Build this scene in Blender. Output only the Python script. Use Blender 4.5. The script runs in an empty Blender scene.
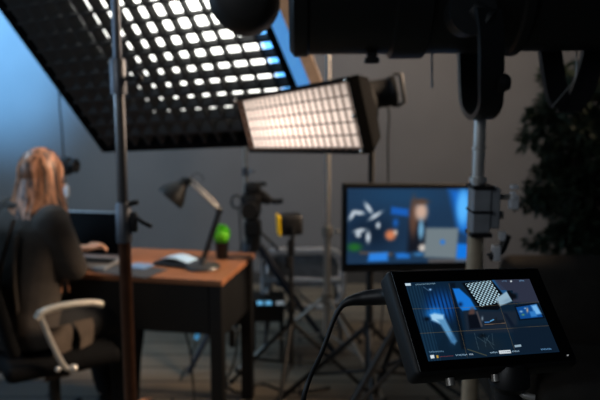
import bpy, bmesh, math, random
import numpy as np
from mathutils import Vector, Matrix, Euler
random.seed(7)
V = Vector
PI = math.pi
# ------------------------------------------------------------------ camera, world, lights, exposure
sc = bpy.context.scene
PITCH = math.radians(8.5)
CAM = V((0, 0, 1.53))
cd = bpy.data.cameras.new('camera')
cd.sensor_width = 36; cd.lens = 700 / 600 * 36
cd.clip_start = 0.02
cd.dof.use_dof = True; cd.dof.focus_distance = 0.73; cd.dof.aperture_fstop = 6.5
cam = bpy.data.objects.new('camera', cd)
cam.location = CAM; cam.rotation_euler = (PI/2 - PITCH, 0, 0)
sc.collection.objects.link(cam); sc.camera = cam
sc.view_settings.view_transform = 'Standard'; sc.view_settings.look = 'None'
sc.view_settings.exposure = 0.0; sc.view_settings.gamma = 1.0
sc.view_settings.use_curve_mapping = False
w = bpy.data.worlds.new('world'); sc.world = w; w.use_nodes = True
w.node_tree.nodes['Background'].inputs[0].default_value = (.55, .7, 1, 1)
w.node_tree.nodes['Background'].inputs[1].default_value = .012

def lamp(name, typ, loc, target, energy, col, **kw):
    l = bpy.data.lights.new(name, typ); l.energy = energy; l.color = col
    for k, v in kw.items(): setattr(l, k, v)
    o = bpy.data.objects.new(name, l); sc.collection.objects.link(o)
    o.location = loc; o.rotation_euler = (V(target) - V(loc)).to_track_quat('-Z', 'Y').to_euler()
    return o
# blue spotlight washing the left end of the back wall
lamp('blue_wall_spot', 'SPOT', (-3.1, 3.7, 2.95), (-2.55, 5.6, 2.02), 1150, (.15, .50, 1.0), spot_size=math.radians(43), spot_blend=.75, shadow_soft_size=.12)
# added warm fill overhead, unseen, brightening the right part of the wall
lamp('added_warm_wall_fill', 'SPOT', (.7, 3.3, 3.0), (.65, 5.6, 1.65), 150, (1, .80, .62), spot_size=math.radians(110), spot_blend=1, shadow_soft_size=.25)
# added cool fill, unseen, high at left towards the back wall
lamp('added_cool_fill', 'AREA', (-2.6, 3.4, 3.1), (-.6, 5.6, 1.0), 52, (.50, .76, 1.0), size=.8)
# added warm fill right of the set, unseen: desk edge, hair, poles
lamp('added_warm_side_fill', 'AREA', (1.9, 3.0, 2.3), (-1.0, 2.9, .9), 19, (1, .74, .52), size=.6, spread=math.radians(60))
# added cool edge fill left of the woman, unseen, for bluish pole edges
lamp('added_cool_edge_fill', 'AREA', (-2.9, 1.9, 1.9), (-.6, 2.2, 1.2), 16, (.45, .70, 1.0), size=.9)
# added dim fill behind the camera, unseen, lifting stands and clamp
lamp('added_front_fill', 'AREA', (-1.6, -.6, 2.6), (.0, 2.2, 1.2), 13, (.85, .92, 1.0), size=1.2)

# ------------------------------------------------------------------ helpers
def at(x, y, Z):
    dx = (x-300)/700; dy = (y-200)/700
    f = V((0, math.cos(PITCH), -math.sin(PITCH))); u = V((0, math.sin(PITCH), math.cos(PITCH)))
    return CAM + Z*(V((dx, 0, 0)) + f - dy*u)
def at_h(x, y, h):
    d = at(x, y, 1) - CAM
    return CAM + d*((h - CAM.z)/d.z)
def at_y(x, y, Y):
    d = at(x, y, 1) - CAM
    return CAM + d*(Y/d.y)
def lin(c):
    return tuple(((v/255)/12.92 if v/255 <= .04045 else (((v/255)+.055)/1.055)**2.4) for v in c)
MATS = {}
def mat(name, col, rough=.5, metal=0, noise=.15, scale=30, bump=.0, spec=.5, emit=None, estr=0, trans=0):
    if name in MATS: return MATS[name]
    m = bpy.data.materials.new(name); m.use_nodes = True
    nt = m.node_tree; b = nt.nodes['Principled BSDF']
    c = lin(col)
    tc = nt.nodes.new('ShaderNodeTexCoord'); n = nt.nodes.new('ShaderNodeTexNoise')
    n.inputs['Scale'].default_value = scale; n.inputs['Detail'].default_value = 4
    nt.links.new(tc.outputs['Object'], n.inputs['Vector'])
    r = nt.nodes.new('ShaderNodeValToRGB')
    r.color_ramp.elements[0].position = .3; r.color_ramp.elements[1].position = .7
    r.color_ramp.elements[0].color = tuple(v*(1-noise) for v in c)+(1,)
    r.color_ramp.elements[1].color = tuple(min(1, v*(1+noise)) for v in c)+(1,)
    nt.links.new(n.outputs['Fac'], r.inputs['Fac']); nt.links.new(r.outputs['Color'], b.inputs['Base Color'])
    b.inputs['Roughness'].default_value = rough; b.inputs['Metallic'].default_value = metal
    b.inputs['Specular IOR Level'].default_value = spec
    if bump:
        bp = nt.nodes.new('ShaderNodeBump'); bp.inputs['Strength'].default_value = bump; bp.inputs['Distance'].default_value = .01
        nt.links.new(n.outputs['Fac'], bp.inputs['Height']); nt.links.new(bp.outputs['Normal'], b.inputs['Normal'])
    if emit:
        b.inputs['Emission Color'].default_value = lin(emit)+(1,); b.inputs['Emission Strength'].default_value = estr
    if trans: b.inputs['Transmission Weight'].default_value = trans
    MATS[name] = m
    return m

class MB:
    def __init__(s): s.v = []; s.f = []; s.m = []; s.mi = 0
    def add(s, vs, fs):
        o = len(s.v); s.v += [V(p) for p in vs]; s.f += [tuple(i+o for i in f) for f in fs]; s.m += [s.mi]*len(fs)
        return s
    def box(s, c, d, M=None, bev=0):
        bm = bmesh.new(); bmesh.ops.create_cube(bm, size=1)
        for v in bm.verts: v.co = V((v.co.x*d[0], v.co.y*d[1], v.co.z*d[2]))
        if bev: bmesh.ops.bevel(bm, geom=bm.edges[:], offset=bev, segments=3, affect='EDGES', profile=.5)
        M = M or Matrix.Identity(3)
        bm.verts.index_update()
        s.add([V(c) + M @ v.co for v in bm.verts], [[v.index for v in f.verts] for f in bm.faces]); bm.free()
        return s
    def cyl(s, a, b, r, r2=None, n=20, cap=True):
        return s.tube([a, b], [r, r if r2 is None else r2], n, cap)
    def tube(s, pts, r, n=12, cap=True, flat=1.0):
        pts = [V(p) for p in pts]; k = len(pts)
        rs = r if isinstance(r, (list, tuple)) else [r]*k
        T = []
        for i in range(k):
            t = (pts[min(i+1, k-1)] - pts[max(i-1, 0)]); T.append(t.normalized() if t.length > 1e-9 else V((0, 0, 1)))
        ref = V((0, 0, 1)) if abs(T[0].z) < .9 else V((1, 0, 0))
        N = (ref - T[0]*ref.dot(T[0])).normalized(); vs = []
        for i in range(k):
            N = (N - T[i]*N.dot(T[i])).normalized(); Bn = T[i].cross(N)
            for j in range(n):
                a = 2*PI*j/n; vs.append(pts[i] + (N*math.cos(a) + Bn*math.sin(a)*flat)*rs[i])
        fs = [(i*n+j, i*n+(j+1) % n, (i+1)*n+(j+1) % n, (i+1)*n+j) for i in range(k-1) for j in range(n)]
        if cap: fs += [tuple(range(n-1, -1, -1)), tuple((k-1)*n+j for j in range(n))]
        return s.add(vs, fs)
    def lathe(s, o, axis, prof, n=28):
        axis = V(axis).normalized()
        ref = V((0, 0, 1)) if abs(axis.z) < .9 else V((1, 0, 0))
        N = (ref - axis*ref.dot(axis)).normalized(); Bn = axis.cross(N); vs = []
        for (r, h) in prof:
            for j in range(n):
                a = 2*PI*j/n; vs.append(V(o)+axis*h+(N*math.cos(a)+Bn*math.sin(a))*max(r, 1e-4))
        k = len(prof)
        return s.add(vs, [(i*n+j, i*n+(j+1) % n, (i+1)*n+(j+1) % n, (i+1)*n+j) for i in range(k-1) for j in range(n)])
    def ball(s, c, r, n=14, sc=(1, 1, 1), M=None):
        bm = bmesh.new(); bmesh.ops.create_uvsphere(bm, u_segments=n*2, v_segments=n, radius=r)
        M = M or Matrix.Identity(3); bm.verts.index_update()
        s.add([V(c) + M @ V((v.co.x*sc[0], v.co.y*sc[1], v.co.z*sc[2])) for v in bm.verts], [[v.index for v in f.verts] for f in bm.faces]); bm.free()
        return s
    def prism(s, poly, ext):
        n = len(poly); e = V(ext)
        return s.add([V(p) for p in poly]+[V(p)+e for p in poly],
                     [tuple(range(n))[::-1], tuple(range(n, 2*n))]+[(i, (i+1) % n, (i+1) % n+n, i+n) for i in range(n)])
    def build(s, name, m, parent=None, smooth=False, bevel=0):
        me = bpy.data.meshes.new(name)
        M = parent_world(parent).inverted() if parent else Matrix.Identity(4)
        org = V((0, 0, 0))
        if not parent and s.v:
            lo = V([min(v[i] for v in s.v) for i in range(3)]); hi = V([max(v[i] for v in s.v) for i in range(3)])
            org = V(((lo.x+hi.x)/2, (lo.y+hi.y)/2, lo.z))
        me.from_pydata([M @ v - org for v in s.v], [], s.f)
        ms = m if isinstance(m, list) else [m]
        for q in ms: me.materials.append(q)
        for p, i in zip(me.polygons, s.m): p.material_index = i; p.use_smooth = smooth
        bm = bmesh.new(); bm.from_mesh(me); bmesh.ops.recalc_face_normals(bm, faces=bm.faces[:]); bm.to_mesh(me); bm.free()
        if smooth: me.set_sharp_from_angle(angle=math.radians(40))
        o = bpy.data.objects.new(name, me); sc.collection.objects.link(o)
        o.location = org
        if parent: o.parent = parent
        if bevel:
            b = o.modifiers.new('bevel', 'BEVEL'); b.width = bevel; b.segments = 2; b.limit_method = 'ANGLE'
        return o
def parent_world(p):
    M = Matrix.Identity(4)
    while p:
        M = Matrix.Translation(p.location) @ p.rotation_euler.to_matrix().to_4x4() @ M; p = p.parent
    return M
def tag(o, label, cat, group=None, kind=None):
    o['label'] = label; o['category'] = cat
    if group: o['group'] = group
    if kind: o['kind'] = kind
    return o
def thing(name, loc, label, cat, group=None):
    o = bpy.data.objects.new(name, None); o.empty_display_size = .05; sc.collection.objects.link(o); o.location = loc
    return tag(o, label, cat, group)
def struct(o, label=None):
    o['kind'] = 'structure'
    if label: o['label'] = label; 
    return o
def frame(x, y, z): # matrix with given columns
    return Matrix((x, y, z)).transposed()
def smoothpath(pts, n=8):
    pts = [V(p) for p in pts]; out = []
    for i in range(len(pts)-1):
        p0 = pts[max(i-1, 0)]; p1 = pts[i]; p2 = pts[i+1]; p3 = pts[min(i+2, len(pts)-1)]
        for j in range(n):
            t = j/n
            out.append(.5*((2*p1)+(-p0+p2)*t+(2*p0-5*p1+4*p2-p3)*t*t+(-p0+3*p1-3*p2+p3)*t**3))
    return out+[pts[-1]]

# ------------------------------------------------------------------ materials
black = mat('black_plastic', (13, 13, 14), .5)
blackmat = mat('black_matte_metal', (12, 12, 13), .6, 0, .2)
fabric_black = mat('black_softbox_fabric', (7, 7, 8), .9, 0, .2, 60, .1, .08)
chrome = mat('chrome_steel', (225, 222, 216), .36, .75, .05)
steel = mat('brushed_steel', (175, 172, 165), .42, .7, .1)
darksteel = mat('dark_anodised_steel', (105, 108, 114), .42, .8, .1)
rubber = mat('black_rubber', (12, 12, 13), .8)
cable_m = mat('cable_rubber', (18, 18, 19), .5)

# ------------------------------------------------------------------ structure
WY = 5.6
wallm = mat('wall_paint', (118, 116, 116), .85, 0, .06, 2.5, .02)
def wall_mat():
    return wallm
o = MB().box((0, WY+.06, 1.7), (9, .12, 3.5)).build('wall_back', wallm); struct(o)
o = MB().box((-4.3, 2.0, 1.7), (.12, 7.2, 3.5)).build('wall_left', wallm); struct(o)
o = MB().box((4.3, 2.0, 1.7), (.12, 7.2, 3.5)).build('wall_right', wallm); struct(o)
o = MB().box((0, 2.0, 3.52), (9, 7.4, .12)).build('ceiling', mat('ceiling_paint', (60, 60, 60), .9)); struct(o)
o = MB().box((0, WY-.008, .05), (8.4, .014, .10)).build('baseboard_back', mat('baseboard_paint', (70, 68, 66), .5)); struct(o)
fm = bpy.data.materials.new('plank_floor'); fm.use_nodes = True
nt = fm.node_tree; b = nt.nodes['Principled BSDF']
tc = nt.nodes.new('ShaderNodeTexCoord'); br = nt.nodes.new('ShaderNodeTexBrick')
br.inputs['Scale'].default_value = 1; br.inputs['Brick Width'].default_value = 1.3; br.inputs['Row Height'].default_value = .2
br.inputs['Mortar Size'].default_value = .008
br.inputs['Color1'].default_value = lin((138, 126, 108))+(1,); br.inputs['Color2'].default_value = lin((118, 107, 92))+(1,); br.inputs['Mortar'].default_value = lin((34, 30, 26))+(1,)
nz = nt.nodes.new('ShaderNodeTexNoise'); nz.inputs['Scale'].default_value = 6; nz.inputs['Detail'].default_value = 6
mx = nt.nodes.new('ShaderNodeMix'); mx.data_type = 'RGBA'; mx.blend_type = 'MULTIPLY'; mx.inputs[0].default_value = .3
nt.links.new(tc.outputs['Object'], br.inputs['Vector']); nt.links.new(tc.outputs['Object'], nz.inputs['Vector'])
nt.links.new(br.outputs['Color'], mx.inputs[6]); nt.links.new(nz.outputs['Fac'], mx.inputs[7]); nt.links.new(mx.outputs[2], b.inputs['Base Color'])
b.inputs['Roughness'].default_value = .6
o = MB().box((0, 2.0, -.06), (9, 7.4, .12)).build('floor', fm); struct(o)

# ------------------------------------------------------------------ big softbox
def diffuser_mat(name, col, edgecol, strength, cx, cy, fall, blue_from=None):
    m = bpy.data.materials.new(name); m.use_nodes = True; nt = m.node_tree
    for n in list(nt.nodes): nt.nodes.remove(n)
    out = nt.nodes.new('ShaderNodeOutputMaterial'); em = nt.nodes.new('ShaderNodeEmission')
    uv = nt.nodes.new('ShaderNodeUVMap'); sub = nt.nodes.new('ShaderNodeVectorMath'); sub.operation = 'DISTANCE'
    sub.inputs[1].default_value = (cx, cy, 0)
    mr = nt.nodes.new('ShaderNodeMapRange'); mr.inputs[1].default_value = 0; mr.inputs[2].default_value = fall
    mr.inputs[3].default_value = strength; mr.inputs[4].default_value = strength*.12
    nt.links.new(uv.outputs[0], sub.inputs[0]); nt.links.new(sub.outputs['Value'], mr.inputs[0])
    nt.links.new(mr.outputs[0], em.inputs['Strength'])
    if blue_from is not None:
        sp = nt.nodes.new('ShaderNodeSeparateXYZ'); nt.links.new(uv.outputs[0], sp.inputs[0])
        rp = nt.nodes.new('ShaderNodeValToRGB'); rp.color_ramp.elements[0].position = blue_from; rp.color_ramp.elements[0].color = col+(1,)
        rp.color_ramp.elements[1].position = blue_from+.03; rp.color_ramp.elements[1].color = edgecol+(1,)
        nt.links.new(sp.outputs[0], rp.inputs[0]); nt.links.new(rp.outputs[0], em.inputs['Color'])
    else: em.inputs['Color'].default_value = col+(1,)
    nt.links.new(em.outputs[0], out.inputs[0])
    return m
def softbox(root, B, e1, e2, n, W, L, ps, pt, s0, t0, D, fan, thick, dmat, back_depth, body_mat, gridmat, lip=.03, back_shift=(0, 0), fc=(.7, .9)):
    """B = lower left corner of the front rim, e2 runs right, -e1 runs up the face, n points out of it"""
    def P(s, t, d=0): return B + e2*s - e1*t - n*d
    # egg-crate grid: two families of upright fabric strips, slightly fanned towards the back
    g = MB()
    def bk(s, t): return (s + (fc[0]-s)*fan[0], t + (fc[1]-t)*fan[1])
    lines_s = [s0+k*ps for k in range(-60, 80) if lip < s0+k*ps < W-lip]
    lines_t = [t0+k*pt for k in range(-60, 80) if lip < t0+k*pt < L-lip]
    h = thick/2
    for s in lines_s:
        a, b_ = lip, L-lip
        vs = []
        for t in (a, b_):
            q = bk(s, t)
            vs += [P(s-h, t), P(s+h, t), P(q[0]+h, q[1], D), P(q[0]-h, q[1], D)]
        g.add(vs, [(0, 1, 2, 3), (7, 6, 5, 4), (0, 4, 5, 1), (1, 5, 6, 2), (2, 6, 7, 3), (3, 7, 4, 0)])
    for t in lines_t:
        vs = []
        for s in (lip, W-lip):
            q = bk(s, t)
            vs += [P(s, t-h, .0005), P(s, t+h, .0005), P(q[0], q[1]+h, D), P(q[0], q[1]-h, D)]
        g.add(vs, [(0, 1, 2, 3), (7, 6, 5, 4), (0, 4, 5, 1), (1, 5, 6, 2), (2, 6, 7, 3), (3, 7, 4, 0)])
    g.build('egg_crate_grid', gridmat, root)
    # rim
    r = MB()
    for (a, b_, c, d_) in ((0, 0, W, lip), (0, L-lip, W, L), (0, lip, lip, L-lip), (W-lip, lip, W, L-lip)):
        q = [P(a, b_, -.004), P(c, b_, -.004), P(c, d_, -.004), P(a, d_, -.004)]
        r.prism(q, -n*(D+.03))
    r.build('rim', body_mat, root)
    if fan[0]:                                            # added black mask behind the grid, blocks diffuser glow past the fan
        m_ = MB(); i0 = bk(lines_s[0], lines_t[0]); i1 = bk(lines_s[-1], lines_t[-1])
        for (a, b_, c, d_) in ((0, 0, W, i0[1]), (0, i1[1], W, L), (0, i0[1], i0[0], i1[1]), (i1[0]+.07, i0[1], W, i1[1])):
            if c > a and d_ > b_: m_.prism([P(a, b_, D+.002), P(c, b_, D+.002), P(c, d_, D+.002), P(a, d_, D+.002)], -n*.003)
        m_.build('diffuser_mask', body_mat, root)
    # diffuser
    me = bpy.data.meshes.new('diffuser'); d = D+.02
    M = parent_world(root).inverted()
    e = lip*.6
    me.from_pydata([M @ P(e, e, d), M @ P(W-e, e, d), M @ P(W-e, L-e, d), M @ P(e, L-e, d)], [], [(0, 1, 2, 3)])
    uvl = me.uv_layers.new(name='UVMap')
    for i, uvc in enumerate(((0, 0), (1, 0), (1, 1), (0, 1))): uvl.data[i].uv = uvc
    me.materials.append(dmat); o = bpy.data.objects.new('diffuser', me); sc.collection.objects.link(o); o.parent = root
    # flared body to the speed ring
    sh = MB(); cs, ct = W/2+back_shift[0], L/2+back_shift[1]; k = 8; rr = .085
    rings = []
    for f_, dd in ((0, D+.022), (.35, D+.022+back_depth*.55), (.75, D+.02+back_depth*.85), (1, D+.02+back_depth)):
        ring = []
        for (sx, sy) in ((-1, -1), (0, -1), (1, -1), (1, 0), (1, 1), (0, 1), (-1, 1), (-1, 0)):
            a = math.atan2(sy, sx)
            s_ = (W/2+sx*W/2)*(1-f_)+(cs+rr*math.cos(a))*f_; t_ = (L/2+sy*L/2)*(1-f_)+(ct+rr*math.sin(a))*f_
            ring.append(P(s_, t_, dd))
        rings.append(ring)
    vs = [p for q in rings for p in q]
    fs = [(i*8+j, i*8+(j+1) % 8, (i+1)*8+(j+1) % 8, (i+1)*8+j) for i in range(3) for j in range(8)]+[tuple(24+j for j in range(8))]
    sh.add(vs, fs); sh.build('fabric_shell', body_mat, root)
    c = P(cs, ct, D+.02+back_depth)
    MB().lathe(c, -n, [(.06, -.012), (.1, -.012), (.1, .02), (.075, .025)], 28).build('speed_ring', blackmat, root, True)
    return c, P
fs_ = math.cos(PITCH), math.sin(PITCH)
def cw(v): # camera axes (right, down, forward) to world
    return V((v[0], v[2]*fs_[0]-v[1]*fs_[1], -v[2]*fs_[1]-v[1]*fs_[0]))
e1 = cw((341, 695, 700)).normalized(); e2 = cw((1, 0, -.487)).normalized(); e2 = (e2-e1*e2.dot(e1)).normalized()
nn = e1.cross(e2).normalized()
if nn.y > 0: nn = -nn
Bc = at(103, 152, 3.87)
root = thing('softbox', (-.45, 3.8, 2.4), 'huge black softbox with glowing white grid cells slanting over the desk', 'softbox')
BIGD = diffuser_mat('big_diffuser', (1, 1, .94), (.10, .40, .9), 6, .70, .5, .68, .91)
gridm = mat('grid_fabric', (34, 33, 31), .75, 0, .2, 60)
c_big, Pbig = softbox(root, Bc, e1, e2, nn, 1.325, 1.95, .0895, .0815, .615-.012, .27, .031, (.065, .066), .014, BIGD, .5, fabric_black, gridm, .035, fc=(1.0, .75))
hd = MB(); hd.cyl(c_big, c_big-nn*.30, .075); hd.cyl(c_big-nn*.02, c_big-nn*.05, .09); hd.cyl(c_big-nn*.28, c_big-nn*.31, .06)
hd.build('lamp_head', blackmat, root, True)
# side flap on the right rim, blue light on it put in as emission
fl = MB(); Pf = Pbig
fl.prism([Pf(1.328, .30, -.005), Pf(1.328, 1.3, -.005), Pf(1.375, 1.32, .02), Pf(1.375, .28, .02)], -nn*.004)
fl.build('side_flap', mat('blue_lit_flap', (150, 178, 200), .35, .3, .1, emit=(70, 150, 225), estr=.8), root)
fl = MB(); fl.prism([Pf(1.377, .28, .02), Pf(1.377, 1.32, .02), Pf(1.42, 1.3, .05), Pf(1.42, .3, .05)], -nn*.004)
fl.build('flap_lining', mat('beige_lining', (150, 130, 112), .7, emit=(150, 120, 100), estr=.15), root)  # weak emission stands in for light falling on the lining
# its stand behind the set, boom reaching the head
def light_stand(root, base, top_z, r0=.0175, hub_z=.32, spread=.45, rot=0, m=blackmat, tubem=None, sections=3, legr=.009):
    tubem = tubem or m; bx, by = base.x, base.y
    zs = [hub_z-.22+ (top_z-hub_z+.22)*i/sections for i in range(sections+1)]
    for i in range(sections):
        MB().cyl((bx, by, zs[i]), (bx, by, zs[i+1]), r0*(1-.17*i)).build('tube', tubem, root, True)
    for i in range(1, sections):
        o = MB().cyl((bx, by, zs[i]-.03), (bx, by, zs[i]+.025), r0*1.5).build('collar', m, root, True)
        MB().cyl((bx, by, zs[i]), (bx+.05, by-.02, zs[i]), .006).ball((bx+.055, by-.022, zs[i]), .012).build('knob', m, o, True)
    MB().cyl((bx, by, hub_z-.03), (bx, by, hub_z+.03), r0*1.6).build('hub', m, root, True)
    lo = hub_z-.20
    for k in range(3):
        a = rot+k*2*PI/3; d = V((math.cos(a), math.sin(a), 0))
        o = MB().tube([V((bx, by, hub_z))+d*r0*1.2, V((bx, by, .012))+d*spread], legr, 10).build('leg', m, root, True)
        mid = V((bx, by, hub_z))*.45+(V((bx, by, .012))+d*spread)*.55; mid.z = hub_z*.45
        MB().tube([V((bx, by, lo))+d*r0, mid], legr*.7, 8).build('brace', m, o, True)
        MB().ball(V((bx, by, .014))+d*spread, .014, 8).build('rubber_foot', rubber, o, True)
pb = at_y(245, 152, 4.75); pb.z = 0
stb = thing('light_stand', pb, 'thin grey light stand rising behind the video camera to the huge softbox', 'light stand')
light_stand(stb, pb, 2.5, .016, .5, .5, .3, darksteel, steel, 3)
MB().tube([V((pb.x, pb.y, 2.48)), c_big-nn*.16+V((0,0,.0))], .014).build('boom_arm', darksteel, stb, True)

# ------------------------------------------------------------------ small strip softbox, its lamp and stand
S2 = cw((-.88075, .28121, -.38105)).normalized()          # face normal (out)
r2 = cw((.41408, .06679, -.90779)).normalized(); d2 = cw((.22983, .95732, .17527)).normalized()
sc2 = 2.75/1.51; Cc = at(290.2, 121.5, 2.75)
W2, L2 = .60*sc2, .1400*sc2
B2 = Cc - r2*W2/2 + d2*L2/2
root = thing('strip_softbox', Cc, 'small bright pinkish-white gridded softbox hanging above the desk lamp', 'softbox')
SM = diffuser_mat('small_diffuser', (1, .80, .68), (1, 1, 1), 2.1, .30, .38, .95)
c_sm, Psm = softbox(root, B2, d2, r2, S2, W2, L2, .052, .044, .02, .02, .005, (0, 0), .005, SM, .17, fabric_black, mat('tan_grid_fabric', (150, 118, 100), .8), .012, back_shift=(.22, 0.01))
for (s, t) in ((W2-.01, L2-.01), (W2-.01, .01), (W2-.01, L2*.5), (.012, L2-.01)):
    MB().ball(Psm(s, t, -.01), .009, 8).build('rod_tip', mat('lit_chrome_tip', (240, 235, 225), .15, 1, emit=(255, 240, 220), estr=.0), root, True)
ax = at(392, 92, 2.86) - at(366, 96, 2.86); ax.normalize()
h0 = at(352, 98, 2.85); hm = MB()
hm.lathe(h0, ax, [(.02, 0), (.07, .0), (.072, .03), (.058, .05), (.058, .155), (.064, .16), (.064, .178), (.048, .182), (.0, .182)], 28)
hm.build('lamp_head', blackmat, root, True)
rg = MB(); q0 = h0+ax*.18; sd = V((0, 0, 1)); sd = (sd-ax*sd.dot(ax)).normalized(); s3 = ax.cross(sd)
rg.tube([q0+sd*.07, q0+sd*.065+ax*.03, q0-sd*.05+ax*.03, q0-sd*.06], .008)
rg.build('rear_handle', black, root, True)
br_ = MB(); pz = at(372, 138, 3.0)
br_.tube([at(366, 98, 2.86), at(366, 118, 2.92), pz], .016).box(at(366, 128, 2.96), (.07, .06, .12), None, .01).ball(at(360, 112, 2.88), .03)
br_.build('tilt_bracket', blackmat, root, True)
cb = thing('light_stand', V((pz.x, pz.y, 0)), 'black light stand rising behind the wall monitor to the small bright softbox', 'light stand')
light_stand(cb, V((pz.x, pz.y, 0)), pz.z-.01, .017, .50, .52, .5, blackmat, blackmat, 2, .012)
cpts = smoothpath([at(384, 100, 2.9), at(389, 112, 2.96), at(388, 140, 3.05), at(388, 185, 3.16), at(386, 260, 3.2), at(380, 340, 3.2)])
tag(MB().tube(cpts, .004, 8).build('power_cable', cable_m, None, True), 'thin black cable hanging down from the small bright softbox lamp', 'cable')

# ------------------------------------------------------------------ pale light stand in the middle
p = at_y(327, 290, 3.75); p.z = 0
cs = thing('light_stand', p, 'pale chrome light stand standing between the yellow-edged lamp and the wall monitor', 'light stand')
light_stand(cs, p, 2.6, .0195, .42, .5, 1.1, steel, chrome, 4, .010)

# ------------------------------------------------------------------ left foreground stand
p = at(118, 70, 2.0); p.z = 0
ls = thing('light_stand', p, 'tall telescopic steel light stand in front of the woman and desk', 'light stand')
def zat(y, Y): return at_y(118, y, Y).z
Y0 = p.y
za, zb = zat(62, Y0), zat(94, Y0)
MB().cyl((p.x, Y0, zb), (p.x, Y0, 3.0), .0125).build('upper_tube', mat('dark_polished_steel', (95, 98, 105), .3, 1, .05), ls, True)
MB().cyl((p.x, Y0, zat(225, Y0)), (p.x, Y0, zb+.02), .0160).build('middle_tube', mat('polished_chrome', (170, 168, 166), .27, 1, .05), ls, True)
MB().cyl((p.x, Y0, .1), (p.x, Y0, zat(228, Y0)), .0185).build('lower_tube', mat('brass_tinted_steel', (120, 84, 66), .35, .9), ls, True)
o = MB().lathe((p.x, Y0, zb), (0, 0, 1), [(.018, 0), (.024, 0), (.024, za-zb), (.02, za-zb+.01), (.012, za-zb+.01)]).build('collar', darksteel, ls, True)
MB().cyl((p.x, Y0, (za+zb)/2), (p.x+.055, Y0-.01, (za+zb)/2+.0), .007).ball((p.x+.06, Y0-.01, (za+zb)/2), .014).build('knob', black, o, True)
zc = zat(222, Y0)
o = MB().lathe((p.x, Y0, zc-.06), (0, 0, 1), [(.019, 0), (.0235, 0), (.0235, .11), (.017, .12)]).build('collar', darksteel, ls, True)
kn = MB(); kn.box((p.x+.03, Y0, zc), (.02, .02, .06), None, .004); kn.tube([(p.x+.03, Y0, zc+.02), (p.x+.06, Y0-.01, zc-.0), (p.x+.085, Y0-.01, zc-.012)], .007)
kn.cyl((p.x+.02, Y0, zc+.055), (p.x+.045, Y0, zc+.06), .008)
kn.build('clamp_lever', black, o, True)
for k in range(3):
    a = .7+k*2*PI/3; d = V((math.cos(a), math.sin(a), 0))
    MB().tube([V((p.x, Y0, .32))+d*.02, V((p.x, Y0, .012))+d*.5], .011).build('leg', blackmat, ls, True)

# ------------------------------------------------------------------ desk
FR = at_h(222, 281, .75); BR_ = at_h(255, 253, .75)
dv = (BR_-FR); dv.z = 0; DD = dv.length; dv.normalize(); du = V((-dv.y, dv.x, 0))   # du points left along the front
WD = 1.62
R3 = frame(-du, dv, V((0, 0, 1)))
wood = bpy.data.materials.new('orange_brown_wood'); wood.use_nodes = True; nt = wood.node_tree; b = nt.nodes['Principled BSDF']
tc = nt.nodes.new('ShaderNodeTexCoord'); mp = nt.nodes.new('ShaderNodeMapping'); mp.inputs['Scale'].default_value = (2, 25, 25)
nz = nt.nodes.new('ShaderNodeTexNoise'); nz.inputs['Scale'].default_value = 2; nz.inputs['Detail'].default_value = 5
rp = nt.nodes.new('ShaderNodeValToRGB'); rp.color_ramp.elements[0].color = lin((136, 86, 56))+(1,); rp.color_ramp.elements[1].color = lin((164, 108, 72))+(1,)
nt.links.new(tc.outputs['Object'], mp.inputs[0]); nt.links.new(mp.outputs[0], nz.inputs[0]); nt.links.new(nz.outputs[0], rp.inputs[0]); nt.links.new(rp.outputs[0], b.inputs['Base Color'])
b.inputs['Roughness'].default_value = .42
deskc = FR+du*WD/2+dv*DD/2
desk = thing('desk', V((deskc.x, deskc.y, 0)), 'long dark desk with an orange-brown wooden top', 'desk')
def dp(a, b_, z): # a from right end along front, b_ depth
    q = FR+du*a+dv*b_; return V((q.x, q.y, z))
MB().box(dp(WD/2, DD/2, .7375), (WD, DD, .025), R3, .003).build('desktop', wood, desk)
deskm = mat('black_desk_metal', (12, 11, 11), .5)
for a in (.035, WD-.035):
    for b_ in (.035, DD-.035):
        MB().box(dp(a, b_, .3625), (.055, .055, .725), R3, .003).build('leg', deskm, desk)
MB().box(dp(WD/2, DD-.03, .555), (WD-.12, .018, .34), R3).build('modesty_panel', deskm, desk)
MB().box(dp(.03, DD/2, .60), (.018, DD-.12, .25), R3).build('side_panel', deskm, desk)
MB().box(dp(WD-.03, DD/2, .60), (.018, DD-.12, .25), R3).build('side_panel', deskm, desk)
o = MB().box(dp(.40, .04, .61), (.66, .03, .225), R3, .003).build('drawer_front', deskm, desk)
DZ = .7505

# desk lamp
lb = at_h(203, 266, .76); Zl = (lb.y)/fs_[0]
def L_(x, y): return at_y(x, y, lb.y)
lm = thing('desk_lamp', V((lb.x, lb.y, DZ)), 'black articulated desk lamp with its shade tipped down beside the green plant', 'lamp')
greym = mat('grey_lamp_arm', (190, 186, 180), .4, .4)
MB().lathe((lb.x, lb.y, DZ), (0, 0, 1), [(0, 0), (.078, 0), (.08, .006), (.075, .014), (.02, .022), (.014, .05), (0, .05)]).build('base', mat('lamp_base_grey', (70, 70, 70), .35, .3), lm, True)
J0 = V((lb.x, lb.y, DZ+.045)); J1 = L_(219, 210); J2 = L_(188, 181)
MB().tube([J0, J1], .008).tube([J0+V((.014, 0, 0)), J1+V((.014, 0, 0))], .004).ball(J1, .014).build('lower_arm', black, lm, True)
o = MB().box((J1+J2)/2, ((J2-J1).length, .014, .012), frame((J2-J1).normalized(), V((0, 1, 0)), (J2-J1).normalized().cross(V((0, 1, 0)))), .003)
o.tube([J1+V((0, 0, .02)), J2+V((.006, 0, .022))], .003).build('upper_arm', greym, lm, True)
MB().ball(J2, .018).cyl(J2-V((0, .02, 0)), J2+V((0, .02, 0)), .012).build('joint', black, lm, True)
sp = MB(); sp.tube(smoothpath([J2+V((.01, 0, .01)), L_(196, 173), L_(203, 177), L_(202, 182)]), .002); sp.build('arm_cable', black, lm, True)
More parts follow.
